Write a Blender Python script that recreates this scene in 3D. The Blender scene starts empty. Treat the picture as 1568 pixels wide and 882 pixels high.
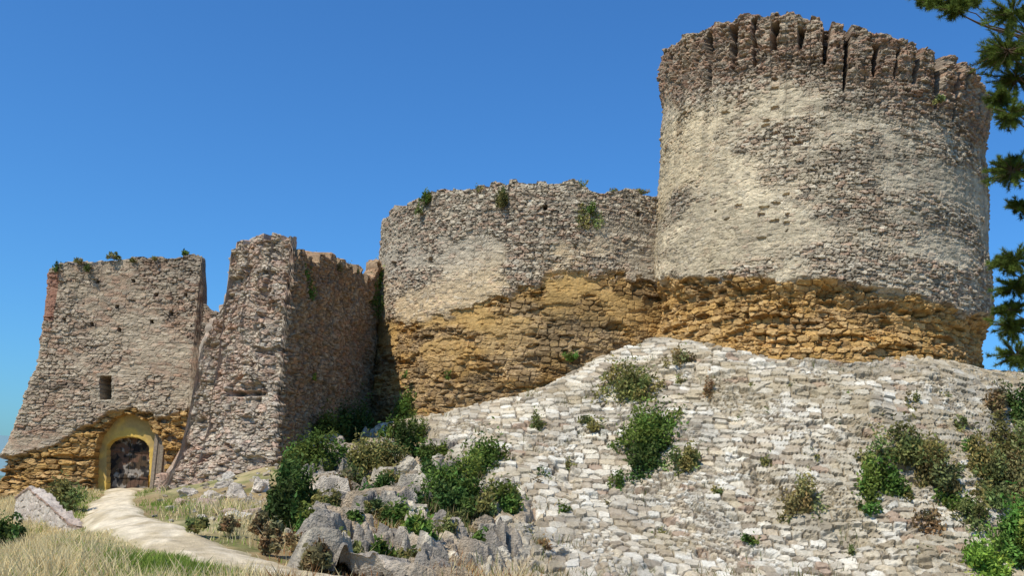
import bpy, math, numpy as np
from mathutils import Matrix, Vector
rng=np.random.default_rng(7)
# ---------------------------------------------------------------- camera model
F0=1500.0; SHY=0.069
p=math.radians(7.9); r=math.radians(3.1)
CAM=np.array([0,0,1.7])
Fv=np.array([0,math.cos(p),math.sin(p)]); R0=np.array([1.,0,0]); U0=np.array([0,-math.sin(p),math.cos(p)])
Uv=U0*math.cos(r)-R0*math.sin(r); Rv=R0*math.cos(r)+U0*math.sin(r)
def project(P):
    d=P-CAM; zc=np.maximum(d@Fv,0.1)
    return 784+F0*(d@Rv)/zc, 441-F0*(d@Uv)/zc+SHY*1568
def ray(px,py): return Fv+Rv*((px-784)/F0)+Uv*((441+SHY*1568-py)/F0)
def at_y(px,py,Y):
    d=ray(px,py); return CAM+d*(Y/d[1])
# ---------------------------------------------------------------- noise
def hsh(ix,iy,seed):
    h=(ix.astype(np.int64)*374761393+iy.astype(np.int64)*668265263+seed*144269504)&0xffffffff
    h=((h^(h>>13))*1274126177)&0xffffffff
    h=((h^(h>>15))*1103515245)&0xffffffff
    return ((h^(h>>16))&0xffffff)/float(0xffffff)
def vn(x,y,seed):
    x=np.asarray(x,float); y=np.asarray(y,float)
    ix=np.floor(x); iy=np.floor(y); fx=x-ix; fy=y-iy
    fx=fx*fx*(3-2*fx); fy=fy*fy*(3-2*fy)
    a=hsh(ix,iy,seed); b=hsh(ix+1,iy,seed); c=hsh(ix,iy+1,seed); d=hsh(ix+1,iy+1,seed)
    return (a*(1-fx)+b*fx)*(1-fy)+(c*(1-fx)+d*fx)*fy
def fbm(x,y,seed,o=4):
    s=0;a=.5;t=0
    for k in range(o):
        s=s+a*vn(x*2**k+k*7.3,y*2**k+k*3.1,seed+k*13); t+=a; a*=.5
    return s/t
def sm(a,b,x):
    t=np.clip((x-a)/(b-a),0,1); return t*t*(3-2*t)
def mix(a,b,m):
    m=np.asarray(m)[...,None]; return a*(1-m)+b*m
def stones(U,Z,seed,cw,ch,jx=.6,jy=.5,warp=.35,pw=2.6):
    u=U/cw+warp*(fbm(U*1.3,Z*1.3,seed+91,3)-.5)*2
    v=Z/ch+warp*(fbm(U*.9,Z*1.1,seed+57,3)-.5)*3
    row0=np.floor(v)
    f1=np.full(u.shape,9.);f2=np.full(u.shape,9.);a=np.zeros(u.shape);b=np.zeros(u.shape)
    for dy in(-1,0,1):
        row=row0+dy; off=hsh(row,row*0+5,seed)
        ui=np.floor(u-off)
        for dx in(-1,0,1):
            cx=ui+dx
            qx=cx+off+.5+jx*(hsh(cx,row,seed+1)-.5); qy=row+.5+jy*(hsh(cx,row,seed+2)-.5)
            wgt=.85+.3*hsh(cx,row,seed+8)
            d=(np.abs(u-qx)**pw+np.abs(v-qy)**pw)**(1/pw)*wgt
            h1=hsh(cx,row,seed+3); h2=hsh(cx,row,seed+4)
            n=d<f1
            f2=np.where(n,f1,np.minimum(f2,d)); f1=np.where(n,d,f1)
            a=np.where(n,h1,a); b=np.where(n,h2,b)
    return f2-f1,a,b
def pal(h,cols):
    cols=np.array(cols,float); k=len(cols)
    x=np.clip(h,0,.9999)*k; i=x.astype(int); f=x-i
    c=cols[i]; return c*(0.82+0.36*f[...,None])
# ---------------------------------------------------------------- mesh helpers
def mesh_from(name,V,Fc,mat,col=None,smooth=True,k=4,parent=None):
    me=bpy.data.meshes.new(name)
    V=np.ascontiguousarray(V,dtype=np.float32).reshape(-1,3); Fc=np.ascontiguousarray(Fc,dtype=np.int32).reshape(-1,k)
    me.vertices.add(len(V)); me.vertices.foreach_set('co',V.ravel())
    me.loops.add(Fc.size); me.loops.foreach_set('vertex_index',Fc.ravel())
    me.polygons.add(len(Fc)); me.polygons.foreach_set('loop_start',np.arange(0,Fc.size,k,dtype=np.int32))
    me.polygons.foreach_set('loop_total',np.full(len(Fc),k,dtype=np.int32))
    if col is not None:
        at=me.color_attributes.new('Col','FLOAT_COLOR','POINT')
        c=np.ones((len(V),4),np.float32); c[:,:3]=np.clip(np.asarray(col).reshape(-1,3),0,1)
        at.data.foreach_set('color',c.ravel())
    me.update(calc_edges=True); me.validate()
    me.polygons.foreach_set('use_smooth',np.full(len(me.polygons),smooth,dtype=bool))
    me.materials.append(mat)
    ob=bpy.data.objects.new(name,me); bpy.context.scene.collection.objects.link(ob)
    if parent: ob.parent=parent
    return ob
def grid_faces(ny,nx):
    I=np.arange(ny*nx).reshape(ny,nx)
    return np.stack([I[:-1,:-1],I[:-1,1:],I[1:,1:],I[1:,:-1]],-1).reshape(-1,4)
# ---------------------------------------------------------------- materials
def matcol(name,s1=6,s2=45,bump=.35,dist=.03,var=.3,rough=.95,transl=0):
    m=bpy.data.materials.new(name); m.use_nodes=True; nt=m.node_tree; N=nt.nodes; L=nt.links
    b=N['Principled BSDF']; b.inputs['Roughness'].default_value=rough
    b.inputs['Specular IOR Level'].default_value=.15
    a=N.new('ShaderNodeAttribute'); a.attribute_name='Col'
    tc=N.new('ShaderNodeTexCoord')
    n1=N.new('ShaderNodeTexNoise'); n1.inputs['Scale'].default_value=s1; n1.inputs['Detail'].default_value=8; n1.inputs['Roughness'].default_value=.75
    n2=N.new('ShaderNodeTexNoise'); n2.inputs['Scale'].default_value=s2; n2.inputs['Detail'].default_value=4
    L.new(tc.outputs['Object'],n1.inputs['Vector']); L.new(tc.outputs['Object'],n2.inputs['Vector'])
    mr=N.new('ShaderNodeMapRange'); mr.inputs['From Min'].default_value=.3; mr.inputs['From Max'].default_value=.7
    mr.inputs['To Min'].default_value=1-var; mr.inputs['To Max'].default_value=1+var
    L.new(n1.outputs['Fac'],mr.inputs['Value'])
    vm=N.new('ShaderNodeVectorMath'); vm.operation='SCALE'
    L.new(a.outputs['Color'],vm.inputs[0]); L.new(mr.outputs['Result'],vm.inputs['Scale'])
    L.new(vm.outputs['Vector'],b.inputs['Base Color'])
    if bump>0:
        bp=N.new('ShaderNodeBump'); bp.inputs['Strength'].default_value=bump; bp.inputs['Distance'].default_value=dist
        ad=N.new('ShaderNodeMath'); ad.operation='ADD'
        L.new(n1.outputs['Fac'],ad.inputs[0]); L.new(n2.outputs['Fac'],ad.inputs[1])
        L.new(ad.outputs[0],bp.inputs['Height']); L.new(bp.outputs['Normal'],b.inputs['Normal'])
    if transl>0:
        t=N.new('ShaderNodeBsdfTranslucent'); L.new(vm.outputs['Vector'],t.inputs['Color'])
        ms=N.new('ShaderNodeMixShader'); ms.inputs[0].default_value=transl
        L.new(b.outputs[0],ms.inputs[1]); L.new(t.outputs[0],ms.inputs[2])
        L.new(ms.outputs[0],N['Material Output'].inputs['Surface'])
    return m
M_stone=matcol('rubble_stone',9,40,.75,.055,.34)
M_rock=matcol('limestone_rock',3,18,.8,.1,.4)
M_earth=matcol('dry_earth',2.5,25,.6,.05,.35)
M_leaf=matcol('leaves',3,30,0,0,.25,.7,.3)
M_grass=matcol('grass_blades',1.5,30,0,0,.2,.8,.35)
M_bark=matcol('bark',10,60,.6,.03,.3)
M_wood=matcol('weathered_wood',9,60,.4,.01,.35)
M_plaster=matcol('ochre_plaster',3,40,.4,.02,.18)
# ---------------------------------------------------------------- terrain height
cp=[(30,768,45),(120,756,45),(200,750,45),(330,748,45),(163,785,27),(200,815,23),(290,845,20.4),(400,875,18.5),
(0,845,27),(45,845,26),(85,838,24),(0,882,18),(120,860,20),(-60,830,30),(300,785,33),(430,800,28),(560,800,28),(560,882,20),(680,882,22.5),(800,882,27.5),(900,882,30),(1000,882,30.8),(1150,882,30.6),(1300,882,30.5),(1450,882,30.5),(1568,882,31),
(425,725,38),(500,695,41),(570,660,49),(640,652,46),(720,636,44.6),(800,616,44.2),(870,590,44.2),(940,556,44.3),(1000,530,42.8),(1060,552,39.5),(1130,570,37.9),(1200,580,37.0),(1258,586,36.4),(1340,592,36.0),(1400,595,36.0),(1470,591,36.7),(1510,584,39),(1535,584,42),(1568,592,44.5),
(640,740,36),(800,705,37),(900,704,37),(1000,704,36.0),(1130,706,34.4),(1258,708,33.7),(1400,710,33.6),(1520,714,35),(560,720,39),(700,800,30)]
C=[]
for a,b,c in cp: C.append(at_y(a,b,c))
C+= [np.array(q,float) for q in [(0,0,0),(-10,5,-.2),(10,5,0),(0,12,0),(15,12,-.2),(6,24,-.8),(14,24,-.9),(20,24,-.9),(-25,20,-1.8),(-38,45,-4),(30,20,-.5),(36,40,6),(0,62,7),(20,65,7),(-20,62,2),(-38,75,-4),(48,60,3),(14,45,7.2),(10,44,7.6),(18,46,7.4),(14,40,6.9),(17,41,6.9),(4,50,7.5)]]
C=np.array(C)
def tps(r2): return .5*r2*np.log(r2+1e-9)
n=len(C); A=np.zeros((n+3,n+3)); d2=((C[:,None,:2]-C[None,:,:2])**2).sum(-1)
A[:n,:n]=tps(d2)+np.eye(n)*.2; A[:n,n]=1;A[:n,n+1:]=C[:,:2];A[n,:n]=1;A[n+1:,:n]=C[:,:2].T
sol=np.linalg.solve(A,np.r_[C[:,2],0,0,0])
def H0(x,y):
    x=np.asarray(x,float);y=np.asarray(y,float); z=sol[n]+sol[n+1]*x+sol[n+2]*y
    for i in range(n): z=z+sol[i]*tps((x-C[i,0])**2+(y-C[i,1])**2)
    return np.clip(z,-5,9.5)
def H(x,y,z=None):
    x=np.asarray(x,float);y=np.asarray(y,float)
    if z is None: z=H0(x,y)
    out=np.maximum(np.maximum(np.abs(x-3)-40,0),np.maximum(np.maximum(-8-y,y-66),0))
    w=sm(0,45,out); far=-9+10*(fbm(x/160,y/160,5,3)-.5)*sm(30,300,out)
    return z*(1-w)+far*w+.3*(fbm(x/2.2,y/2.2,77,4)-.5)*sm(3,10,np.hypot(x,y))
def hit(px,py,y0=8,y1=60):
    d=ray(px,py); Y=np.linspace(y0,y1,700); P=CAM+d[None]*(Y/d[1])[:,None]
    h=H(P[:,0],P[:,1]); k=np.nonzero(P[:,2]<h)[0]
    if len(k)==0: return None
    return P[k[0]]
def axis(lo,hi,st,far):
    a=list(np.arange(lo,hi+1e-6,st)); s=st; x=hi; R=[]
    while x<far: s*=1.22; x+=s; R.append(x)
    s=st;x=lo;Lf=[]
    while x>-far: s*=1.22;x-=s;Lf.append(x)
    return np.array(Lf[::-1]+a+R)
ax=axis(-32,36,.2,2500); ay=axis(2,50,.2,2500)
X,Y=np.meshgrid(ax,ay); Zt=H(X,Y)
g=fbm(X/3,Y/3,11,4); g2=fbm(X/.6,Y/.6,12,3)
ctx=mix(np.array([.28,.20,.10]),np.array([.38,.31,.16]),sm(.35,.6,g))
ctx=mix(ctx,np.array([.11,.13,.035]),sm(.5,.7,g2)*.7)
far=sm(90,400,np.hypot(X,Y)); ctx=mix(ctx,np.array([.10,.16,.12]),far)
mesh_from('ground',np.stack([X,Y,Zt],-1),grid_faces(*X.shape),M_earth,ctx)
th=np.linspace(math.radians(-75),math.radians(60),240); rr=np.linspace(0,1,8)
T,RR=np.meshgrid(th,rr); Dh=1500+RR*500
hh=-20+ (40+50*fbm(T*6,T*0,31,4))*np.sin(RR*math.pi*.5)
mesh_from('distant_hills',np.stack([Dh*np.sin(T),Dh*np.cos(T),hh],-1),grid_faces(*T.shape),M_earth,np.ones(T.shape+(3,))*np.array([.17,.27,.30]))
# ---------------------------------------------------------------- walls
def solve_z(xy,cx,cy,lo=-4,hi=32):
    a=np.full(len(xy),float(lo)); b=np.full(len(xy),float(hi))
    for _ in range(40):
        m=(a+b)/2; px,py=project(np.c_[xy,m]); t=np.interp(px,cx,cy)
        up=py>t; a=np.where(up,m,a); b=np.where(up,b,m)
    return (a+b)/2
def resample(pts,res,rad=0):
    pts=np.array(pts,float)
    if rad>0:
        o=[pts[0]]
        for i in range(1,len(pts)-1):
            d1=(pts[i-1]-pts[i]);d1/=np.linalg.norm(d1); d2=(pts[i+1]-pts[i]);d2/=np.linalg.norm(d2)
            s=np.linspace(0,1,9)[:,None]
            o+=list((1-s)**2*(pts[i]+d1*rad)+2*s*(1-s)*pts[i]+s*s*(pts[i]+d2*rad))
        o.append(pts[-1]); pts=np.array(o)
    s=np.r_[0,np.cumsum(np.hypot(*np.diff(pts,axis=0).T))]
    u=np.linspace(0,s[-1],int(s[-1]/res)+1)
    q=np.c_[np.interp(u,s,pts[:,0]),np.interp(u,s,pts[:,1])]
    return u,q
def build_wall(name,u,q,nrm,ztop,zbot,res,feat,thick,rag=.25,batter=None,mat=M_stone,corners=(),thin=None,stp=.7):
    nx=len(u)
    st=np.floor(u/.38+.4*np.sin(u*1.7)); zt=ztop+rag*(fbm(u/1.4,u*0,len(name),3)-.5)*1.6+rag*stp*(hsh(st,st*0,3)-.5)
    ny=int((zt.max()-zbot)/res); t=np.linspace(0,1,ny)[:,None]
    Z=zbot+(zt-zbot)[None]*t; U=np.broadcast_to(u,Z.shape)
    off=batter(U,Z) if batter else np.zeros(Z.shape)
    P=np.stack([q[None,:,0]+nrm[None,:,0]*off,q[None,:,1]+nrm[None,:,1]*off,Z],-1)
    sx,sy=project(P)
    disp,col,P=feat(U,Z,sx,sy,zt[None]-Z,P)
    P=P.copy(); P[...,0]+=nrm[None,:,0]*disp; P[...,1]+=nrm[None,:,1]*disp
    tk=np.full(nx,float(thick))
    for c in corners: tk=np.minimum(tk,.3+.8*np.abs(u-c))
    if thin is not None: tk=np.minimum(tk,thin)
    tk=tk[None]
    s=np.linspace(.04,1,12)[:,None]; top=P[-1]
    zz=top[None,:,2]+.16*(fbm(U[:12]/.3,s*thick/.3+U[:12]*0,9,3)-.5)*2*np.minimum(1,s*3)
    Tp=np.stack([top[None,:,0]-nrm[None,:,0]*tk*s,top[None,:,1]-nrm[None,:,1]*tk*s,zz],-1)
    k=np.linspace(.1,1,10)[:,None]; In=np.repeat(Tp[-1:],10,0).copy(); In[...,2]=Tp[-1][None,:,2]*(1-k)+zbot*k
    V=np.concatenate([P,Tp,In],0); cc=np.concatenate([col,np.repeat(col[-3:-2],22,0)],0)
    return mesh_from(name,V,grid_faces(*V.shape[:2]),mat,cc,smooth=False)
def path_normals(q,k=6):
    g=np.gradient(q,axis=0)
    g/= np.linalg.norm(g,axis=1)[:,None]
    ker=np.ones(k)/k
    gx=np.convolve(np.pad(g[:,0],k,mode='edge'),ker,'same')[k:-k]; gy=np.convolve(np.pad(g[:,1],k,mode='edge'),ker,'same')[k:-k]
    l=np.hypot(gx,gy); return np.c_[gy/l,-gx/l]
def circle(pxl,pxr,py,D):
    a=[math.atan2(ray(x,py)[0],ray(x,py)[1]) for x in(pxl,pxr)]
    c=(a[0]+a[1])/2; R=D*math.sin((a[1]-a[0])/2); cx,cy=D*math.sin(c),D*math.cos(c)
    return cx,cy,R,c
def arc(cx,cy,R,c,half,res):
    t=np.linspace(-half,half,int(2*half*R/res))
    dx=-math.sin(c);dy=-math.cos(c)
    nx=dx*np.cos(t)+(-dy)*np.sin(t); ny=dy*np.cos(t)+dx*np.sin(t)
    return R*(t+half),np.c_[cx+R*nx,cy+R*ny],np.c_[nx,ny],t
OCH=[[.56,.335,.115],[.47,.275,.09],[.60,.385,.165],[.34,.195,.075],[.51,.31,.11],[.24,.14,.055],[.57,.375,.17],[.42,.245,.08]]
BRO=[[.37,.265,.15],[.30,.21,.12],[.43,.315,.185],[.25,.175,.105],[.40,.28,.14],[.18,.13,.08]]
GRY=[[.42,.35,.255],[.54,.455,.335],[.29,.235,.17],[.61,.53,.405],[.39,.275,.19],[.18,.15,.115],[.49,.395,.28],[.42,.275,.19]]
RED=[[.36,.21,.13],[.28,.155,.105],[.44,.34,.24],[.35,.265,.19],[.42,.225,.14],[.20,.155,.12]]
RUB=[[.54,.45,.34],[.66,.58,.47],[.47,.31,.22],[.35,.285,.215],[.60,.49,.36],[.25,.20,.155],[.54,.355,.26],[.47,.40,.325]]
def sandstone(U,Z,seed,pl=OCH):
    e,a,b=stones(U,Z,seed,.50,.25,.8,.35,.35,4.5)
    e2,a2,b2=stones(U,Z,seed+5,.22,.09,.7,.6,.5,3)
    big=fbm(U/1.5,Z/.55,seed+3,4)-.5; er=sm(.45,.6,fbm(U/1.7,Z/1.0,seed+7,4))
    d=.16*sm(.02,.16,e)*(.15+1.1*a)*(1-.5*er)+.07*sm(0,.3,e2)*a2*(.4+er)+.34*big-.12
    d=d-.24*sm(.58,.64,fbm(U/.8,Z/.28,seed+17,3))
    col=pal(b,pl)
    col=mix(col,pal(b2,pl),.3+.3*er)
    col=mix(col,np.array([.12,.07,.03]),(1-sm(.0,.10,e))*.8)
    col=mix(col,np.array([.27,.19,.11]),sm(.54,.7,fbm(U/2.2,Z/1.2,seed+9,4))*.4)
    return d,col,a
def holes(sx,sy,lst,rad=4.0):
    m=np.zeros(sx.shape)
    for hx,hy in lst: m=np.maximum(m,((np.abs(sx-hx)<rad)&(np.abs(sy-hy)<rad)).astype(float))
    return m
def masonry(U,Z,seed,pl,ex,light,cw=.30,ch=.125):
    e,a,b=stones(U,Z,seed,cw,ch,.8,.5,.35,3.4)
    e2,a2,b2=stones(U,Z,seed+40,cw*.5,ch*.55,.8,.6,.4,2.6)
    j=1-sm(.02,.16,e)
    disp=(.028+.078*ex)*((1-j)*(.1+1.1*a)+.35*sm(0,.3,e2)*a2)
    mis=(a>.88)&(ex>.4); disp=disp-np.where(mis,.09,0)
    rag=.06*(fbm(U/.25,Z/.13,seed+71,3)-.5); disp=disp+rag
    disp=disp+.18*(fbm(U/1.8,Z/1.5,seed+73,4)-.5)
    col=mix(pal(b,pl),pal(b2,pl),.25)
    sp=sm(.55,.8,a)
    col=mix(col,light*(.82+.36*b[...,None]),(1-ex)*.74*(1-.55*sp)+.08)
    col=mix(col,mix(light*.84,np.array([.15,.115,.085]),.22+.78*ex),j*(.43+.33*ex))
    return disp,col,e,a,b
# --- round tower
tcx,tcy,tR,tc=circle(998,1519,420,46.5)
u,q,nn,tt=arc(tcx,tcy,tR,tc,math.radians(150),.042)
def hold(z,tt,lim=1.36):
    i=np.nonzero(np.abs(tt)<lim)[0]; z=z.copy(); z[:i[0]]=z[i[0]]; z[i[-1]:]=z[i[-1]]; return z
ztT=hold(solve_z(q,[1005,1050,1100,1150,1200,1260,1320,1400,1450,1490,1515],[92,56,36,25,24,30,41,66,87,110,145]),tt)
def tower_bat(U,Z): return -.028*np.maximum(0,Z-9)
def tower_feat(U,Z,sx,sy,dz,P):
    yb=np.interp(sx,[995,1100,1200,1300,1400,1520],[428,425,430,440,455,492])+22*(fbm(U/1.2,Z*0,21,4)-.5)
    ex=sm(.43,.65,fbm(U/2.6,Z/1.5,33,5)+.15*sm(-130,-10,sy-yb)+.10*(1-sm(2,4.0,dz))-.04+.03*sm(1150,1400,sx))
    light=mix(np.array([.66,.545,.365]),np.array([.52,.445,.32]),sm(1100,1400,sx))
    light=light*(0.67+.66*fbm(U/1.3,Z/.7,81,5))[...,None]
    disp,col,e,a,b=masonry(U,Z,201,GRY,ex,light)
    col=mix(col,np.array([.54,.40,.21]),sm(.48,.62,fbm(U/1.5,Z/2,61,3))*sm(1150,1000,sx)*.4)
    pit=(b>.975)&(sm(.5,.6,fbm(U/2,Z/2,19,3))>.5); disp=disp-np.where(pit,.14,0)
    col=col*(1-.28*sm(.48,.7,fbm(U/.3,Z/6,71,4))*sm(10,2,dz))[...,None]
    col=col*(1-.2*sm(.5,.65,fbm(U/3.5,Z/1.2,72,4)))[...,None]
    sp=.98; cu=U/sp+.55*(vn(U/1.1,U*0,3)-.5); ci=np.floor(cu); fr=cu-ci
    ln=1.2+1.6*hsh(ci,ci*0,17); gp=.20+.24*hsh(ci,ci*0,19)
    wob=.14*(fbm(U/.2,Z/.2,12,3)-.5)
    gpz=gp*np.clip(1.25-.8*dz/ln,.25,1.2)
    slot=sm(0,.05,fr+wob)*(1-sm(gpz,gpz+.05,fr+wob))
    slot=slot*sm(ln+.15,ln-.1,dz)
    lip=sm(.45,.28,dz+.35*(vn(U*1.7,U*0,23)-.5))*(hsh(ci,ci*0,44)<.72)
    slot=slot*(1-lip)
    flare=.36*np.clip((2.5-dz)/2.1,0,1)*(.55+.45*sm(.3,.5,vn(U/1.3,U*0,27)))
    brk=(fbm(U/.5,Z/.5,28,4)-.5)*.4
    e3,a3,b3=stones(U,Z,301,.26,.10,.6,.35,.2,4)
    zone=sm(2.5,1.9,dz)
    cz=pal(b3,RED); cz=mix(cz,np.array([.13,.10,.08]),(1-sm(.02,.2,e3))*.7)
    disp=disp+flare+brk*zone*.8-.72*slot+.09*sm(0,.25,e3)*a3*zone-.14*(a3>.82)*zone
    m=np.clip(sm(3.2,1.7,dz+1.9*(fbm(U/.9,Z/.6,37,4)-.5)),0,1)
    col=mix(col,cz,m*.64); col=mix(col,np.array([.12,.085,.065]),slot*.7)  # slots coloured dark too: painted shade in the gaps between corbels
    ds,cs,aa=sandstone(U,Z,401)
    mo=sm(-2,2,sy-yb+9*(aa-.5)); ms=sm(-6,4,sy-yb)
    prof=-.10-.30*sm(0,30,sy-yb)+.32*sm(50,120,sy-yb)
    disp=disp*(1-ms)+(ds+prof)*ms; col=mix(col,cs,mo)
    return disp,col,P
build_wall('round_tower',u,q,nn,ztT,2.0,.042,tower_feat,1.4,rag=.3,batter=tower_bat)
# --- bastion
bcx,bcy,bR,bc=circle(576,1130,450,54)
u,q,nn,tt=arc(bcx,bcy,bR,bc,math.radians(125),.046)
ztB=hold(solve_z(q,[588,600,650,700,780,850,885,892,960,1000,1100],[334,318,297,291,282,277,275,288,292,298,298]),tt)
bh=[(605,404),(660,399),(835,318),(978,328)]
def bast_bat(U,Z): return .03*np.maximum(0,13-Z)-.12
def bast_feat(U,Z,sx,sy,dz,P):
    yb=np.interp(sx,[560,640,700,760,800,880,950,1000],[492,488,478,458,436,412,420,430])+26*(fbm(U/1.3,Z*0,22,4)-.5)
    top=1-sm(30,75,sy-np.interp(sx,[580,700,1000],[330,300,300])+50*(fbm(U/1.5,Z/1.5,35,4)-.5))
    ex=np.clip(top*.85+sm(.48,.62,fbm(U/2,Z/1.2,34,5)),0,1)
    light=mix(np.array([.45,.38,.28]),np.array([.63,.47,.275]),sm(-95,-25,sy-yb)*sm(1000,850,sx))*(0.7+.6*fbm(U/1.1,Z/.7,82,4))[...,None]
    disp,col,e,a,b=masonry(U,Z,211,GRY,ex,light)
    disp=disp-.5*holes(sx,sy,bh,3.6)
    ds,cs,aa=sandstone(U,Z,421)
    dk=sm(.42,.58,fbm(U/2.2,Z/1.0,55,4)+.12*sm(20,110,sy-yb)-.08*sm(850,1000,sx))
    cs=mix(cs,pal(b,BRO),dk*.7)
    pl=sm(.46,.56,fbm(U/2.8,Z/1.3,56,4))*sm(120,20,sy-yb)
    cs=mix(cs,np.array([.56,.355,.13]),pl*.7); ds=ds*(1-.75*pl)
    cs=cs*(1-.3*sm(.5,.64,fbm(U/1.2,Z/.8,58,4)))[...,None]
    mo=sm(-6,6,sy-yb+16*(aa-.5))
    disp=disp*(1-mo)+(ds*.8-.05)*mo; col=mix(col,cs,mo)
    return disp,col,P
build_wall('round_bastion',u,q,nn,ztB,1.0,.046,bast_feat,1.6,rag=.34,batter=bast_bat)
# --- gate wall
a0=at_y(72,420,45.5); a1=at_y(350,420,45.0)
u,q=resample([(a0[0]+1.2,52),(a0[0],45.5),(a1[0]+1,45.0)],.042,.35)
nn=path_normals(q,12)
c0=u[np.argmin(np.hypot(q[:,0]-a0[0],q[:,1]-45.5))]
zG=solve_z(q,[60,85,95,140,200,260,300,309,313,322,345],[425,412,404,402,398,395,394,396,470,480,482])
gh=[(100,490),(141,497),(183,505),(240,452),(262,480),(205,430),(150,432),(232,492),(285,452),(180,470)]
def gate_feat(U,Z,sx,sy,dz,P):
    ext=.28*np.maximum(0,6.6-Z)*np.clip(1-(U-c0)/5,0,1)
    P=P.copy(); P[...,0]-=ext; sx,sy=project(P)
    yb=np.interp(sx,[0,60,100,140,165,200,240,290,330],[702,688,672,650,627,622,640,628,625])+14*(fbm(U/.7,Z*0,23,4)-.5)
    ex=sm(.36,.6,fbm(U/2,Z/1.4,36,5))
    G2=[[.42,.33,.235],[.49,.40,.295],[.31,.23,.165],[.55,.46,.35],[.39,.245,.165],[.43,.345,.25]]
    light=np.array([.48,.385,.27])*(0.72+.56*fbm(U/1.3,Z/.7,83,5))[...,None]
    disp,col,e,a,b=masonry(U,Z,221,G2,ex*.8,light,.34,.13)
    col=mix(col,pal(a,RED),sm(.48,.62,fbm(U/1.6,Z/.8,38,4))*.45)
    col=col*(1-.4*sm(3,0,dz)*fbm(U,Z/3,85,3))[...,None]
    quo=(sx<np.interp(sy,[410,490,600],[92,84,60]))&(sy>418)&(sy<492)
    col=mix(col,np.array([.33,.14,.09]),quo*.7)
    col=col*(1-.5*sm(70,20,np.abs(sx-100))*sm(10,4,np.abs(sy-592+22*(fbm(U*1.3,Z*3,3,3)-.5)))*fbm(U*2,Z*6,5,3)*1.4)[...,None]
    disp=disp-.45*holes(sx,sy,gh,2.6)
    ds,cs,aa=sandstone(U,Z,431); ds=ds*1.1-.12
    mo=sm(-3,3,sy-yb+8*(aa-.5))
    disp=disp*(1-mo)+ds*mo; col=mix(col,cs,mo)
    win=(np.abs(sx-162)<8.5)&(np.abs(sy-594)<18); disp=np.where(win,-1.1,disp)
    fr=((np.abs(sx-162)<13)&(np.abs(sy-594)<23))&~win; col=mix(col,np.array([.42,.36,.27]),fr*.5)
    ya=np.interp(sx,[138,143,150,160,172,185,200,212,222,230,238,244,249,252],[800,690,668,655,640,631,631,642,640,658,664,672,690,800])+10*(fbm(U*2.5,U*0,3,3)-.5)
    disp=np.where(sy>ya,-1.6,disp)
    return disp,col,P
pxq,_=project(np.c_[q,np.full(len(q),9.)])
build_wall('gate_wall',u,q,nn,zG,-1.5,.042,gate_feat,2.4,rag=.26,corners=[c0],thin=np.where(pxq>250,.45,9))
gate=bpy.data.objects.new('castle_gate',None); bpy.context.scene.collection.objects.link(gate)
GY=45.95
gl=at_y(134,700,GY)[0]; gr_=at_y(256,700,GY)[0]; zb=H(np.array([(gl+gr_)/2]),np.array([GY]))[0]-.3; zt=at_y(195,622,GY)[2]
xs=np.linspace(gl,gr_,120); zs=np.linspace(zb,zt,150); XX,ZZ=np.meshgrid(xs,zs); YY=np.full(XX.shape,GY)
sx,sy=project(np.stack([XX,YY,ZZ],-1))
yo=np.interp(sx,[163,164,170,180,195,210,222,228,229],[800,683,676,671,669,671,677,686,800])
op=sy>yo
YY=YY+np.where(op,.6,0)+.04*(fbm(XX*2,ZZ*2,5,3)-.5)
col=mix(np.array([.64,.42,.10]),np.array([.42,.29,.11]),sm(.4,.65,fbm(XX*1.2,ZZ*1.2,6,4)))
mesh_from('plaster_surround',np.stack([XX,YY,ZZ],-1),grid_faces(*XX.shape),M_plaster,col,parent=gate)
dl=at_y(164,720,GY+.45)[0]; dr=at_y(229,720,GY+.45)[0]; dzt=at_y(196,668,GY+.45)[2]; mid=(dl+dr)/2
for nm,xa,xb in(('gate_leaf_left',dl,mid-.012),('gate_leaf_right',mid+.012,dr)):
    xs=np.linspace(xa,xb,60); zs=np.linspace(zb,dzt,100); XX,ZZ=np.meshgrid(xs,zs)
    pk=(XX-xa)/.19; g_=np.abs(pk-np.round(pk))<.06
    YY=GY+.42+np.where(g_,.02,0)-np.where((np.abs(ZZ-zb-.9)<.09)|(np.abs(ZZ-zb-2.1)<.09),.04,0)
    f=fbm(XX*2.2,ZZ*2.2,8,4); f3=fbm(XX*4+3,ZZ*4,18,3)
    col=mix(np.array([.08,.055,.035]),np.array([.32,.28,.24]),sm(.5,.56,f)*.8)
    col=mix(col,np.array([.015,.015,.016]),sm(.49,.55,f3)*.9); col=mix(col,np.array([.13,.075,.05]),sm(.6,.66,fbm(XX*2,ZZ*3,28,3)))
    mesh_from(nm,np.stack([XX,YY,ZZ],-1),grid_faces(*XX.shape),M_wood,col,parent=gate)
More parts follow.
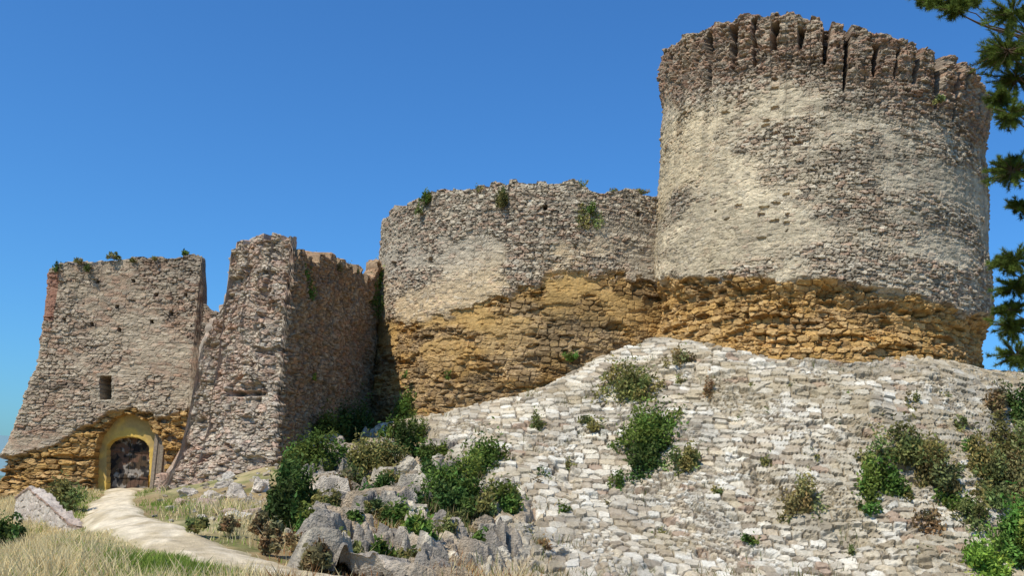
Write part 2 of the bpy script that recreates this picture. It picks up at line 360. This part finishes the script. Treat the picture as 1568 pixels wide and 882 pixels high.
# --- ruined tower (L plan)
b0=at_y(290,600,42.0); b1=at_y(430,600,39.5); b2=at_y(592,500,52.5)
u,q=resample([(b0[0]+1,47),(b0[0],42.0),(b1[0],39.5),(b2[0],52.5)],.042,.22); nn=path_normals(q,10)
zF=solve_z(q,[284,292,300,308,314,325,338,350,356,360,375,400,425,446,450,470,485,510,545,562,575,600],[735,700,640,560,520,492,474,448,378,372,374,364,370,364,392,400,404,400,414,424,408,405])
uc=u[np.argmin(np.hypot(q[:,0]-b1[0],q[:,1]-b1[1]))]; uc0=u[np.argmin(np.hypot(q[:,0]-b0[0],q[:,1]-b0[1]))]
def rt_feat(U,Z,sx,sy,dz,P):
    e,a,b=stones(U,Z,231,.34,.16,.85,.7,.6,2.8); e2,a2,b2=stones(U,Z,236,.17,.09,.85,.7,.6,2.6); j=1-sm(.02,.2,e)
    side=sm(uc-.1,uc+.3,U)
    amp=1-.4*sm(1.0,0,dz)
    disp=.13*(1-j)*(.1+1.1*a)+.06*a2*sm(0,.3,e2)+.42*(fbm(U/1.0,Z/.9,47,5)-.5)*amp
    disp=disp-.22*sm(.56,.62,fbm(U/.8,Z/.5,48,4))*(1-side*.6)*amp
    disp=disp-.45*sm(6,2,np.abs(sy-603-.03*(sx-370)+8*(fbm(U,Z,4,3)-.5)))*sm(345,360,sx)*sm(415,395,sx)
    col=mix(pal(b,RUB),pal(b2,RUB),.35); col=mix(col,np.array([.52,.43,.33]),.2)
    col=mix(col,np.array([.18,.14,.105]),j*.66)
    col=mix(col,pal(a,RED)*1.15,sm(.48,.62,fbm(U/1.5,Z/1.1,39,4))*.4)
    col=mix(col,col*np.array([.80,.69,.55]),side)  # flank wall browner, with its shade also painted into the stone colour
    return disp,col,P
def rt_bat(U,Z): return (.30*np.maximum(0,3.8-Z)+.035*np.maximum(0,9-Z))*(1-sm(uc-2.0,uc,U))
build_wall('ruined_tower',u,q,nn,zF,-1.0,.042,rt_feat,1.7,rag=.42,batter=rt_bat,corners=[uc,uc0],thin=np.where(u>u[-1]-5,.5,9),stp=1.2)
# ---------------------------------------------------------------- glacis of coursed stone
cxs=np.arange(-12.5,31,.3); cys=np.arange(18.5,48,.3); CXX,CYY=np.meshgrid(cxs,cys); Hc=H0(CXX,CYY)
def bil(Xq,Yq):
    fx=(Xq-cxs[0])/.3; fy=(Yq-cys[0])/.3; ix=fx.astype(int); iy=fy.astype(int); fx=fx-ix; fy=fy-iy
    return (Hc[iy,ix]*(1-fx)+Hc[iy,ix+1]*fx)*(1-fy)+(Hc[iy+1,ix]*(1-fx)+Hc[iy+1,ix+1]*fx)*fy
BLY=[540,580,620,650,700,780,830,882,1000]; BLX=[880,760,650,560,660,760,760,700,660]
xs=np.arange(-8,29,.048); ys=np.r_[np.arange(22.5,29,.05),np.arange(29,44.5,.029),np.arange(44.5,47,.06)]; X,Y=np.meshgrid(xs,ys)
Hs=bil(X,Y); Zg=H(X,Y,Hs)
sx,sy=project(np.stack([X,Y,Zg],-1))
bl=np.interp(sy,BLY,BLX)
nz=fbm(X/1.8,Y/1.8,62,5)-.5
mk=sm(-10,40,sx-bl+240*nz)*sm(22.5,24,Y)
Vv=Hs*1.18+.07*(fbm(X/1.5,Y/1.5,64,3)-.5)
e,a,b=stones(X,Vv,241,.46,.21,.85,.22,.13,5)
e2,a2,b2=stones(X,Vv,251,.22,.11,.8,.5,.3,3)
rg=sm(.57,.65,fbm(X/1.6,Vv/1.2,65,4))
big=.14*sm(.02,.10,e)*(.15+1.0*a)
sml=.10*sm(.02,.2,e2)*(.2+a2)
nrmd=big*(1-rg*.85)+sml*rg+.24*(fbm(X/1.4,Vv/1.2,67,5)-.5)-.12*((a>.88)*(1-rg))-.15*sm(.62,.68,fbm(X/1.1,Vv/.5,68,4))+.35*(fbm(X/4.5,Vv/3,69,3)-.5)
PALE=[[.57,.50,.39],[.66,.60,.49],[.49,.42,.315],[.62,.55,.43],[.40,.32,.225],[.68,.63,.53],[.52,.43,.30],[.31,.25,.18]]
jn=(1-sm(.01,.10,e))*(1-rg)+(1-sm(.02,.2,e2))*rg
col=mix(pal(b,PALE),pal(b2,PALE),.15+.75*rg)
col=mix(col,np.array([.18,.135,.085]),jn*.75)
col=mix(col,np.array([.34,.27,.165]),sm(.53,.66,fbm(X/2.6,Vv/1.6,66,5)+.08*sm(1250,1500,sx)+.04*sm(760,860,sy))*.55)
col=mix(col,np.array([.26,.23,.185]),sm(.56,.68,fbm(X/1.2,Vv/.9,166,4))*.4)
col=mix(col,np.array([.44,.26,.17]),((b>.93)&(a>.6))*.35)
gy,gx=np.gradient(Hs,ys,xs); nl=np.sqrt(gx**2+gy**2+1)
off=(.26+nrmd)*mk
XX=X-gx/nl*off; YY=Y-gy/nl*off; zz=Zg+.10+off/nl-(1-mk)*.6
mesh_from('stone_glacis',np.stack([XX,YY,zz],-1),grid_faces(*X.shape),M_stone,col,smooth=False)
# ---------------------------------------------------------------- exposed bedrock between path and glacis
xs=np.arange(-10.5,5,.05); ys=np.arange(19,43,.05); X,Y=np.meshgrid(xs,ys); Hs=bil(X,Y); Zg=H(X,Y,Hs); sx,sy=project(np.stack([X,Y,Zg],-1))
bl=np.interp(sy,BLY,BLX)
mk=sm(430,480,sx+60*(fbm(X/1.5,Y/1.5,162,4)-.5))*sm(120,40,sx-bl)*sm(665,700,sy)*sm(930,880,sy)
wx=X+1.2*(fbm(X/1.5,Y/1.5,163,4)-.5); wy=Y+1.2*(fbm(X/1.5,Y/1.5,164,4)-.5)
e,a,b=stones(wx,wy,165,1.2,.9,.9,.9,0,2); e2,a2,b2=stones(wx,wy,166,.45,.33,.9,.9,.2,2.2)
bh_=sm(.0,.25,e)*(.15+.9*a)+.25*sm(0,.2,e2)*a2+.6*(fbm(X/.9,Y/.9,167,5)-.45)
strata=np.floor((Zg+bh_)*4+fbm(X/2,Y/2,168,3)*3)/4
bh_=bh_*.7+.3*(strata-Zg)
patch=sm(.38,.46,fbm(X/1.6,Y/1.6,169,4))
zz=Zg-.25+mk*patch*(.25+.65*bh_)-(1-mk*patch)*.3
col=mix(pal(b,[[.38,.32,.25],[.46,.39,.305],[.29,.25,.20],[.51,.44,.33]]),np.array([.20,.175,.145]),sm(.42,.62,fbm(X/.5,Y/.5,170,4))*.7)
col=mix(col,np.array([.10,.085,.065]),(1-sm(0,.12,e))*.7); col=mix(col,np.array([.46,.33,.19]),sm(.54,.66,fbm(X/1.3,Y/1.3,171,3))*.5)
mesh_from('bedrock',np.stack([X,Y,zz],-1),grid_faces(*X.shape),M_rock,col,smooth=False)
# ---------------------------------------------------------------- dirt path
pp=[hit(*k) for k in[(163,785),(195,806),(270,836),(370,864)]]
pp=[k for k in pp if k is not None]; pts=[k[:2] for k in pp]; g0=at_y(192,750,45.4)
pts=[(g0[0],45.4),(at_y(170,765,38)[0],38)]+pts+[(pts[-1][0]+3.2,pts[-1][1]-2.2),(pts[-1][0]+9,pts[-1][1]-6)]
u,q=resample(pts,.1)
for _ in range(60): q[1:-1]=(q[:-2]+q[2:]+2*q[1:-1])/4
nn=path_normals(q,16); s=np.linspace(-1,1,31)[:,None]
wd=(.78+.3*(fbm(u/2,u*0,7,2)-.5))[None]*(1+.35*(fbm(u/.5+s*3,s*2+u*0,6,3)-.5))
PX=q[None,:,0]+nn[None,:,0]*s*wd; PY=q[None,:,1]+nn[None,:,1]*s*wd
PZ=H(PX,PY)+.085-.10*np.abs(s)**4+.05*(fbm(PX*3,PY*3,8,3)-.5)
cpth=mix(np.array([.62,.52,.37]),np.array([.45,.36,.23]),sm(.42,.68,fbm(PX*1.4,PY*1.4,9,4)))
cpth=mix(cpth,np.array([.32,.26,.13]),sm(.65,1,np.abs(s)+.5*(fbm(PX*3,PY*3,19,3)-.5))*.6)
mesh_from('dirt_path',np.stack([PX,PY,PZ],-1)[::-1],grid_faces(*PX.shape),M_earth,cpth[::-1])
path_q=q[::2]
# ---------------------------------------------------------------- low wall, left
la=at_y(50,750,31); lb=at_y(110,806,26)
uu,qq=resample([(la[0]-1.2,32.5),(la[0],31),(lb[0],26),(lb[0]+.6,25.9)],.05,.15); nn=path_normals(qq,6)
zt_=np.interp(uu,[0,1.5,uu[-1]],[la[2]-.3,la[2]+.05,lb[2]])
PALW=[[.52,.45,.37],[.58,.52,.43],[.46,.38,.31]]
def lw(U,Z,sx,sy,dz,P):
    e,a,b=stones(U,Z,261,.45,.22,.7,.5,.4)
    c=mix(pal(b,PALW),np.array([.54,.45,.37]),.6); cap=1-sm(.06,.1,dz); c=mix(c,np.array([.36,.22,.15]),cap*.8)
    return .05*sm(0,.2,e)*a+.04*cap,c,P
build_wall('low_stone_wall',uu,qq,nn,zt_,-3,.05,lw,.35,rag=.06)
# ---------------------------------------------------------------- rocks
import bmesh
def ico(k):
    bm=bmesh.new(); bmesh.ops.create_icosphere(bm,subdivisions=k,radius=1); I=np.array([v.co[:] for v in bm.verts]); Fi=np.array([[v.index for v in f.verts] for f in bm.faces]); bm.free(); return I,Fi
def rocks(name,lst,pall,sub=5):
    ICO,ICF=ico(sub)
    VV=[];FF=[];CC=[];o=0
    for(px,py,w,h) in lst:
        g=hit(px,py+h*.7)
        if g is None: continue
        sc=g[1]/F0; sd=int(rng.integers(1e6))
        d=ICO.copy()
        for _ in range(13):
            nrm=rng.normal(size=3); nrm/=np.linalg.norm(nrm); k=rng.uniform(.4,.85); t=d@nrm
            d=d-np.maximum(t-k,0)[:,None]*nrm
        ns=fbm(d[:,0]*2+d[:,2]*1.3+sd%97,d[:,1]*2-d[:,2],sd%1000,5)-.5
        ns2=np.abs(fbm(d[:,0]*1.2+sd%31,d[:,2]*4+d[:,1],sd%900,3)-.5)
        ns3=fbm(d[:,0]*7+d[:,1]*4,d[:,2]*9-d[:,1]*3,sd%800,3)-.5
        d=d*(1+.6*ns-.5*ns2+.12*ns3)[:,None]
        an=rng.uniform(0,6.28); ca,sa=math.cos(an),math.sin(an)
        d=d@np.array([[ca,-sa,0],[sa,ca,0],[0,0,1]]).T
        v=d*np.array([w*sc*1.2,w*sc*1.0,h*sc*1.4]); v[:,2]+=h*sc*.2; v+=g
        base=np.array(pall[rng.integers(len(pall))])*rng.uniform(.85,1.1)
        c=base[None]*(0.5+1.0*fbm(d[:,0]*3,d[:,2]*3+d[:,1],3,4))[:,None]*(1-1.5*np.maximum(0,.1-ns2)*1.5)[:,None]
        VV.append(v);FF.append(ICF+o);CC.append(c);o+=len(v)
    mesh_from(name,np.concatenate(VV),np.concatenate(FF),M_rock,np.concatenate(CC),smooth=False,k=3)
RK=[[.42,.36,.28],[.49,.43,.335],[.32,.28,.225],[.53,.46,.35],[.38,.305,.215]]
rocks('rock_outcrop',[(490,805,36,18),(530,792,30,20),(600,757,30,16),(565,772,24,16),(620,714,24,20),(590,702,14,16),(678,705,22,14),(560,665,16,12),(520,717,16,11),(560,824,26,14),(470,828,30,14),(620,838,26,16),(690,765,16,12),(740,802,26,15),(715,838,26,18),(685,857,20,16),(790,812,30,15),(832,775,28,13),(765,852,28,20),(650,862,22,15),(850,850,26,15),(640,762,16,14),(770,748,20,13),(655,745,16,12),(745,872,26,16),(700,877,24,14),(580,792,22,15),(515,832,22,13),(810,845,24,15),(665,802,18,12),(450,802,24,14),(505,740,18,12),(545,745,20,14),(780,785,24,14),(820,815,20,12),(870,800,16,9),(890,840,18,10)],RK,5)
rocks('rubble_stones',[(275,768,14,8),(315,770,20,12),(345,785,18,10),(362,788,22,12),(290,750,16,12),(385,785,18,14),(330,757,20,14),(365,750,20,15),(400,740,20,16),(300,733,14,12),(395,775,14,9),(350,728,16,12),(450,770,14,10),(880,690,14,8),(800,655,12,7),(310,790,10,7),(420,765,16,11),(405,790,16,10),(380,765,14,10),(340,740,14,10)],[[.54,.46,.37],[.60,.53,.44],[.51,.365,.285],[.45,.385,.31]],4)
sl=[]
for k in range(460):
    px=rng.uniform(235,880); py=rng.uniform(690,880)
    if px<430 and py>800: continue
    w=rng.uniform(2.5,9)*rng.uniform(.6,1.2); sl.append((px,py,w,w*.65))
rocks('scattered_stones',sl,RK,2)
# ---------------------------------------------------------------- foliage
def leaves(C_,size,col):
    n_=len(C_); a=rng.normal(size=(n_,3)); a/=np.linalg.norm(a,axis=1)[:,None]
    b=rng.normal(size=(n_,3)); b-= (a*b).sum(1)[:,None]*a; b/=np.linalg.norm(b,axis=1)[:,None]
    s=(size*rng.uniform(.6,1.3,n_))[:,None]
    V=np.stack([C_-a*s,C_+b*s*.45,C_+a*s,C_-b*s*.45],1).reshape(-1,3)
    return V,np.arange(n_*4).reshape(-1,4),np.repeat(col,4,0)
GRN=np.array([.10,.165,.032]); DRK=np.array([.055,.10,.024]); OLV=np.array([.18,.20,.065]); BRN=np.array([.24,.19,.09]); LIM=np.array([.17,.26,.04])
def bush_at(name,base,rx,ry,rz,nl,colr,ls=.075,dens=1.0):
    nc=int(12+rx*rz*14)
    cc=rng.normal(size=(nc,3)); cc/=np.linalg.norm(cc,axis=1)[:,None]; cc*=rng.uniform(.2,.95,nc)[:,None]; cc[:,2]=np.abs(cc[:,2])*1.2-.12
    cr=rng.uniform(.18,.42,nc); w=cr**2; k=rng.choice(nc,nl,p=w/w.sum())
    d=rng.normal(size=(nl,3)); d/=np.linalg.norm(d,axis=1)[:,None]; d*=(cr[k]*rng.uniform(.2,1.15,nl)**.6)[:,None]
    d[:,2]+=np.where(rng.random(nl)<.15,rng.uniform(0,.5,nl),0)
    P=(cc[k]+d)*np.array([rx,ry,rz])+base
    tone=rng.uniform(.6,1.5,nc)[k]*rng.uniform(.7,1.35,nl)
    c=colr[None]*tone[:,None]; c[:,0]*=rng.uniform(.8,1.4,nc)[k]
    V,Fq,cq=leaves(P,ls,c)
    ns=nc*3; kk=rng.integers(0,nc,ns); tip=(cc[kk]+rng.normal(size=(ns,3))*.12)*np.array([rx,ry,rz])+base
    bs=base+rng.normal(size=(ns,3))*np.array([rx*.15,ry*.15,.03]); sd=rng.normal(size=(ns,3)); sd/=np.linalg.norm(sd,axis=1)[:,None]
    S=np.stack([bs-sd*.015,bs+sd*.015,tip+sd*.006,tip-sd*.006],1).reshape(-1,3)
    V=np.concatenate([V,S]);Fq=np.concatenate([Fq,np.arange(ns*4).reshape(-1,4)+len(Fq)*4]);cq=np.concatenate([cq,np.tile([.12,.085,.05],(ns*4,1))])
    return mesh_from(name,V,Fq,M_leaf,cq,smooth=False)
B=[(960,585,50,42,BRN*.5+GRN*.7,.9),(985,600,34,32,OLV,.8),(1000,652,58,48,GRN,1.2),(985,702,42,40,DRK*1.2,1),(1050,712,34,32,OLV,.9),(737,690,38,52,GRN*1.1,1.2),(700,745,64,48,GRN,1.3),(680,765,42,32,DRK*1.2,1.2),
(628,622,28,38,GRN,1.1),(625,675,28,40,DRK,1.2),(575,695,54,38,OLV*.9,1.1),(450,745,44,58,DRK,1.3),(435,785,30,36,DRK,1.2),(485,690,48,44,GRN*.8,1.2),(530,640,40,48,DRK*1.2,1.2),(500,660,36,42,GRN*.8,1.1),(470,700,34,34,DRK,1),(560,620,24,46,GRN*.9,1),(640,822,32,38,GRN*1.2,1.2),(765,768,42,38,GRN,1.1),(730,775,30,26,OLV,.9),
(1220,765,38,38,BRN*.5+OLV*.5,.7),(1385,685,64,34,OLV*.9,1),(1340,735,40,46,GRN,1),(1435,725,44,44,BRN*.6+GRN*.3,.8),(1500,700,40,56,BRN*.5+GRN*.5,.8),(1545,680,42,60,OLV*.8,1),
(1520,620,24,38,BRN*.7,.7),(1552,615,26,42,DRK,1.1),(1510,865,52,38,LIM,1.2),(1555,820,54,66,GRN*1.3,1.4),(1040,553,28,26,BRN*.6+OLV*.4,.8),(825,650,16,20,OLV,.9),(835,735,19,19,GRN,.9),(945,742,17,20,GRN,.9),(910,652,26,15,OLV,.9),(1085,600,18,26,BRN,.8),
(1395,620,16,22,OLV,.7),(530,850,28,28,OLV,1),(1150,600,10,10,OLV,.6),(1280,650,13,13,GRN,.6),(1080,690,15,15,GRN,.7),(1480,690,22,26,GRN,.8),(1300,855,15,13,OLV,.6),(1175,705,16,20,OLV,.7),(860,790,15,15,GRN,.7),(580,785,24,20,OLV,.8),(640,650,20,30,GRN,1),
(1480,790,46,36,OLV*.8,.8),(1420,800,28,26,BRN*.8,.7),(10,815,26,40,DRK*1.3,1),(98,765,36,28,OLV,.8),(520,745,30,24,BRN,.8),(540,735,28,22,OLV,.9),(1330,780,24,22,GRN,.8),(1560,740,44,54,BRN*.6+OLV*.4,.9),
(790,770,22,20,OLV,.8),(660,730,26,22,DRK*1.2,1),(600,735,26,20,OLV,.8),(1200,800,18,16,OLV,.6),(1510,760,30,30,OLV,.8),(820,745,18,16,BRN,.6),(930,780,13,13,OLV,.6),(1465,655,22,20,OLV,.7),(1240,705,14,16,OLV,.5),(1045,590,14,16,OLV,.5),(1170,640,11,11,GRN,.6),
(560,765,26,24,DRK*1.3,1),(500,775,28,26,OLV,1),(610,790,26,24,GRN,1),(680,815,24,22,OLV,.9),(480,860,28,24,BRN,.8),(420,835,24,22,BRN,.8),(590,855,26,24,GRN,.9),(740,835,22,20,GRN,.9),(550,805,22,20,GRN,.9),(1100,760,14,12,OLV,.6),(1150,830,16,14,GRN,.6),(1010,830,14,12,OLV,.6),(1400,850,20,18,OLV,.7),(1260,810,14,14,OLV,.6),(1350,640,14,12,OLV,.6),(1210,600,10,10,OLV,.5),
(470,805,26,26,GRN*.9,1),(640,770,24,22,DRK*1.3,1),(700,800,20,18,OLV,.9),(530,705,26,24,DRK*1.2,1),(590,745,22,20,DRK*1.3,.9),(800,820,16,14,OLV,.7),(760,725,14,14,OLV,.7),(830,845,18,16,BRN,.7),(870,720,13,13,OLV,.6),(940,690,12,12,GRN,.6),(1130,650,10,10,OLV,.5),(1330,700,22,22,OLV,.7),(1455,770,26,24,GRN,.8),(1380,760,18,18,OLV,.7),(1300,610,10,10,OLV,.5),(1440,610,14,14,OLV,.6),
(660,690,26,26,GRN,1),(600,660,22,24,GRN*.9,1),(510,800,22,20,DRK*1.3,.9),(620,860,24,20,OLV,.9),(400,815,20,18,BRN,.8),(350,812,18,14,BRN,.8),(300,812,20,14,OLV,.8),(450,835,20,16,BRN,.8)]
for(px,py,hw,hh_,c,dn) in B:
    g=hit(px,min(py+hh_*.8,900))
    if g is None: continue
    sc=g[1]/F0; rx=hw*sc; rz=hh_*1.25*sc
    bush_at('shrub',g+np.array([0,-.15,.2]),rx,rx*.8,rz,int(60+hw*hh_*2.2*dn),c,ls=.08 if hw>20 else .06)
def onwall(px,py,Y,hw,hh_,c,nl,name='wall_plant'):
    g=at_y(px,py,Y); sc=Y/F0; bush_at(name,g-np.array([0,0,hh_*sc*.5]),hw*sc,.35,hh_*sc*1.1,nl,c,ls=.06)
onwall(560,450,49.6,26,50,GRN*1.5,3600,'ivy'); onwall(575,425,50.4,14,30,LIM*1.1,1100,'ivy'); onwall(545,445,48.2,18,26,GRN,1700,'ivy')
onwall(458,415,40.6,14,28,GRN*1.2,1100); onwall(505,402,44.4,16,15,OLV*.8,900); onwall(485,395,42.8,14,11,OLV,400); onwall(535,410,47.2,16,14,OLV,600); onwall(470,440,41.5,14,30,GRN,800)
onwall(652,300,46.7,11,17,GRN,620); onwall(640,318,46.9,8,12,OLV,220); onwall(770,298,44.4,14,26,OLV*.8,1000); onwall(735,288,45,10,9,OLV,260); onwall(900,330,44.1,22,28,OLV*1.3,900); onwall(905,318,44.0,10,16,GRN,350); onwall(892,280,44.6,10,12,OLV*1.2,150)
onwall(175,391,45.3,10,8,OLV,300); onwall(285,386,45.3,8,8,GRN,260); onwall(90,408,45.4,6,12,DRK,220); onwall(120,399,45.3,8,6,OLV,160); onwall(205,397,45.2,8,4,OLV,120);onwall(135,408,45.1,5,9,DRK,150);onwall(240,395,45.2,7,4,OLV,100)
onwall(874,545,43.8,14,10,GRN*1.2,520); onwall(1440,150,37.2,13,10,OLV,260); onwall(985,292,45.5,14,7,OLV,220); onwall(940,292,44.8,12,6,OLV,180)
onwall(480,577,42.8,7,7,LIM,130); onwall(685,575,44.7,7,10,GRN,110); onwall(620,572,46.7,7,9,GRN,110)
# ---------------------------------------------------------------- grass
def blades(name,X,Y,hgt,wid,col,lean=.35,Z=None):
    n_=len(X); Zb=H(X,Y) if Z is None else Z; a=rng.uniform(0,6.28,n_); b=rng.uniform(0,6.28,n_)
    base=np.c_[X,Y,Zb-.02]; w=np.c_[np.cos(a),np.sin(a),a*0]*wid[:,None]
    tip=base+np.c_[np.cos(b)*hgt*lean*rng.random(n_),np.sin(b)*hgt*lean*rng.random(n_),hgt]
    mid=(base+tip)/2+np.c_[a*0,a*0,hgt*.08]
    V=np.stack([base-w,base+w,mid+w*.8,tip,mid-w*.8],1).reshape(-1,3)
    return mesh_from(name,V,np.arange(n_*5).reshape(-1,5),M_grass,np.repeat(col,5,0),smooth=False,k=5)
def dpath(X,Y):
    d=np.full(X.shape,99.)
    for k in path_q[::2]: d=np.minimum(d,np.hypot(X-k[0],Y-k[1]))
    return d
N=260000
X=rng.uniform(-26,8,N);Y=10+34*rng.random(N)**1.2
sx,sy=project(np.c_[X,Y,H(X,Y)])
d=dpath(X,Y)+.45*(fbm(X/.35,Y/.35,96,3)-.5); left=sm(-60,20,np.interp(sy,[745,785,815,845,875,900],[160,160,195,285,395,450])-sx)
clump=fbm(X/.5,Y/.5,91,3)
dens=np.where(left>.5,1.0,.42*sm(.35,.6,fbm(X/1.5,Y/1.5,92,3))*(sx<900))
dens=dens*sm(.6,.95,d)*(sx>-60)*(sx<1000)*(sy<960)*(sy>735)*(.35+clump)
dens=np.where((sx>255)&(sy<770),0,dens)
k=rng.random(N)<dens; X=X[k];Y=Y[k];sx=sx[k];sy=sy[k];cl=clump[k];d=d[k]
gsel=np.exp(-((sx-270)/95)**2-((sy-868)/34)**2)*1.1+np.exp(-((sx-225)/80)**2-((sy-778)/24)**2)*1.0+np.exp(-((sx-95)/40)**2-((sy-775)/24)**2)*.8+.30*sm(.42,.62,fbm(X/1.2,Y/1.2,93,3))
gr=rng.random(len(X))<gsel
c=np.where(gr[:,None],np.array([.25,.34,.06]),np.array([.80,.66,.37]))*rng.uniform(.7,1.2,len(X))[:,None]
rb=(sx>400)&(rng.random(len(X))<.45); c=np.where(rb[:,None],np.array([.42,.20,.08])*rng.uniform(.6,1.2,len(X))[:,None],c)
hg=(.14+.42*cl)*rng.uniform(.5,1.2,len(X))*np.where(gr,.8,1.)*sm(.4,2.2,d)+.07
blades('grass',X,Y,hg,np.full(len(X),.006)+Y*.00018,c,.9)
N=60000; X=rng.uniform(-8,28,N);Y=rng.uniform(22,44,N); Zh=H(X,Y); sx,sy=project(np.c_[X,Y,Zh])
f=sm(.58,.72,fbm(X/1.1,Y/1.1,95,4)+.05*sm(1250,1500,sx)); k=(rng.random(N)<f*.9)&(sx>620)&(sx<1600)
X=X[k];Y=Y[k];Zh=Zh[k]; c=np.where((rng.random(len(X))<.5)[:,None],np.array([.14,.17,.05]),np.array([.34,.27,.13]))*rng.uniform(.6,1.2,len(X))[:,None]
blades('dry_weeds',X,Y,rng.uniform(.2,.45,len(X)),np.full(len(X),.012),c,.8,Zh+.28)
# ---------------------------------------------------------------- pine tree, right
def tube(pts,rad,ns=8):
    pts=np.array(pts,float)
    t=np.gradient(pts,axis=0); t/=np.linalg.norm(t,axis=1)[:,None]
    a=np.cross(t,[.3,.9,.2]); a/=np.linalg.norm(a,axis=1)[:,None]; b=np.cross(t,a)
    an=np.linspace(0,2*math.pi,ns,endpoint=False)
    V=(pts[:,None]+(a[:,None]*np.cos(an)[None,:,None]+b[:,None]*np.sin(an)[None,:,None])*np.array(rad)[:,None,None])
    m=len(pts); I=np.arange(m*ns).reshape(m,ns); J=np.roll(I,-1,1)
    return V.reshape(-1,3),np.stack([I[:-1],J[:-1],J[1:],I[1:]],-1).reshape(-1,4)
pine=bpy.data.objects.new('pine_tree',None); bpy.context.scene.collection.objects.link(pine)
TY=17.; tb=at_y(1690,880,TY); tx=tb[0]; tz=H(np.array([tx]),np.array([TY]))[0]-.2
hts=np.linspace(tz,14.5,14); trunk=np.c_[tx+.25*np.sin(hts*.35),TY+.2*np.cos(hts*.5),hts]
V,Fq=tube(trunk,np.linspace(.24,.05,14),12); VV=[V];FF=[Fq];o=len(V)
nd=[];ncol=[]
targets=[(1543,78,56),(1556,120,52),(1530,90,28),(1552,20,46),(1546,175,38),(1530,150,24),(1550,262,42),(1538,255,26),(1552,400,34),(1534,402,18),(1552,440,34),(1550,500,38),(1556,545,36),(1545,475,26),(1562,320,26),(1440,4,36),(1465,12,28),(1415,-2,24),(1482,2,22),(1600,60,70),(1610,250,60),(1620,420,60),(1600,-30,60),(1640,160,70),(1650,330,70),(1540,-40,50),(1700,-60,80),(1760,100,90),(1760,300,90)]
for(px,py,rad) in targets:
    Yt=TY+rng.uniform(-1.0,.6); g=at_y(px,py,Yt); rm=rad*Yt/F0
    zz_=min(max(g[2]-rng.uniform(.2,1.0),3),14); sp=np.array([np.interp(zz_,hts,trunk[:,0]),np.interp(zz_,hts,trunk[:,1]),zz_])
    s=np.linspace(0,1,9)[:,None]; br=sp*(1-s)+g*s; br[:,2]+=-.35*np.sin(s[:,0]*math.pi)*.5; br+=rng.normal(size=br.shape)*.03*s
    V,Fq=tube(br,np.linspace(.03,.007,9),6); VV.append(V);FF.append(Fq+o);o+=len(V)
    nt_=int(16+rad*.9)
    for t_ in range(nt_):
        dd=rng.normal(size=3); dd/=np.linalg.norm(dd); e_=g+dd*rm*rng.uniform(.3,1.0)*np.array([1.15,1,.75])
        V,Fq=tube(np.stack([g,(g+e_)/2+rng.normal(size=3)*.02,e_]),[.008,.006,.003],4); VV.append(V);FF.append(Fq+o);o+=len(V)
        m=150; along=rng.uniform(.35,1.05,m); bp=g+(e_-g)*along[:,None]
        dr_=rng.normal(size=(m,3)); dr_/=np.linalg.norm(dr_,axis=1)[:,None]; ax_=(e_-g)/np.linalg.norm(e_-g); dr_=dr_+ax_*.9+np.array([0,0,.35]); dr_/=np.linalg.norm(dr_,axis=1)[:,None]
        tp=bp+dr_*rng.uniform(.06,.11,m)[:,None]; sd=np.cross(dr_,rng.normal(size=(m,3))); sd/=np.linalg.norm(sd,axis=1)[:,None]
        nd.append(np.stack([bp-sd*.005,bp+sd*.005,tp+sd*.002],1)); tn=rng.uniform(.6,1.7)
        ncol.append(np.tile(np.array([.10,.135,.025])*tn,(m,1)))
V=np.concatenate(VV);mesh_from('trunk_and_branches',V,np.concatenate(FF),M_bark,np.tile([.13,.09,.06],(len(V),1)),parent=pine)
nd=np.concatenate(nd); nc_=np.repeat(np.concatenate(ncol),3,0)
mesh_from('needles',nd.reshape(-1,3),np.arange(len(nd)*3).reshape(-1,3),M_leaf,nc_,smooth=False,k=3,parent=pine)
# ---------------------------------------------------------------- light, sky, camera
el=math.radians(52); az=math.radians(-137)
sd=np.array([math.sin(az)*math.cos(el),math.cos(az)*math.cos(el),math.sin(el)])
L=bpy.data.lights.new('sun','SUN'); L.energy=5.0; L.angle=math.radians(.5); L.color=(1,.94,.81)
lo=bpy.data.objects.new('sun',L); bpy.context.scene.collection.objects.link(lo)
lo.rotation_euler=Vector(sd).to_track_quat('Z','Y').to_euler(); lo.location=(-20,-20,40)
w=bpy.data.worlds.new('World'); bpy.context.scene.world=w; w.use_nodes=True; nt=w.node_tree
sk=nt.nodes.new('ShaderNodeTexSky'); sk.sky_type='NISHITA'; sk.sun_disc=False; sk.sun_elevation=el; sk.sun_rotation=az; sk.air_density=1.2; sk.dust_density=.7; sk.ozone_density=3.5
mx=nt.nodes.new('ShaderNodeVectorMath'); mx.operation='MULTIPLY'; mx.inputs[1].default_value=(.34,.74,1.15)
bg=nt.nodes['Background']; bg.inputs['Strength'].default_value=.135
nt.links.new(sk.outputs[0],mx.inputs[0]); nt.links.new(mx.outputs[0],bg.inputs['Color'])
cd=bpy.data.cameras.new('camera'); co=bpy.data.objects.new('camera',cd); bpy.context.scene.collection.objects.link(co)
cd.sensor_width=36; cd.lens=36*F0/1568; cd.shift_y=SHY; cd.clip_end=6000; cd.clip_start=.1
M=Matrix(((Rv[0],Uv[0],-Fv[0],CAM[0]),(Rv[1],Uv[1],-Fv[1],CAM[1]),(Rv[2],Uv[2],-Fv[2],CAM[2]),(0,0,0,1)))
co.matrix_world=M
sc=bpy.context.scene; sc.camera=co
sc.view_settings.view_transform='Standard'; sc.view_settings.look='None'; sc.view_settings.exposure=0
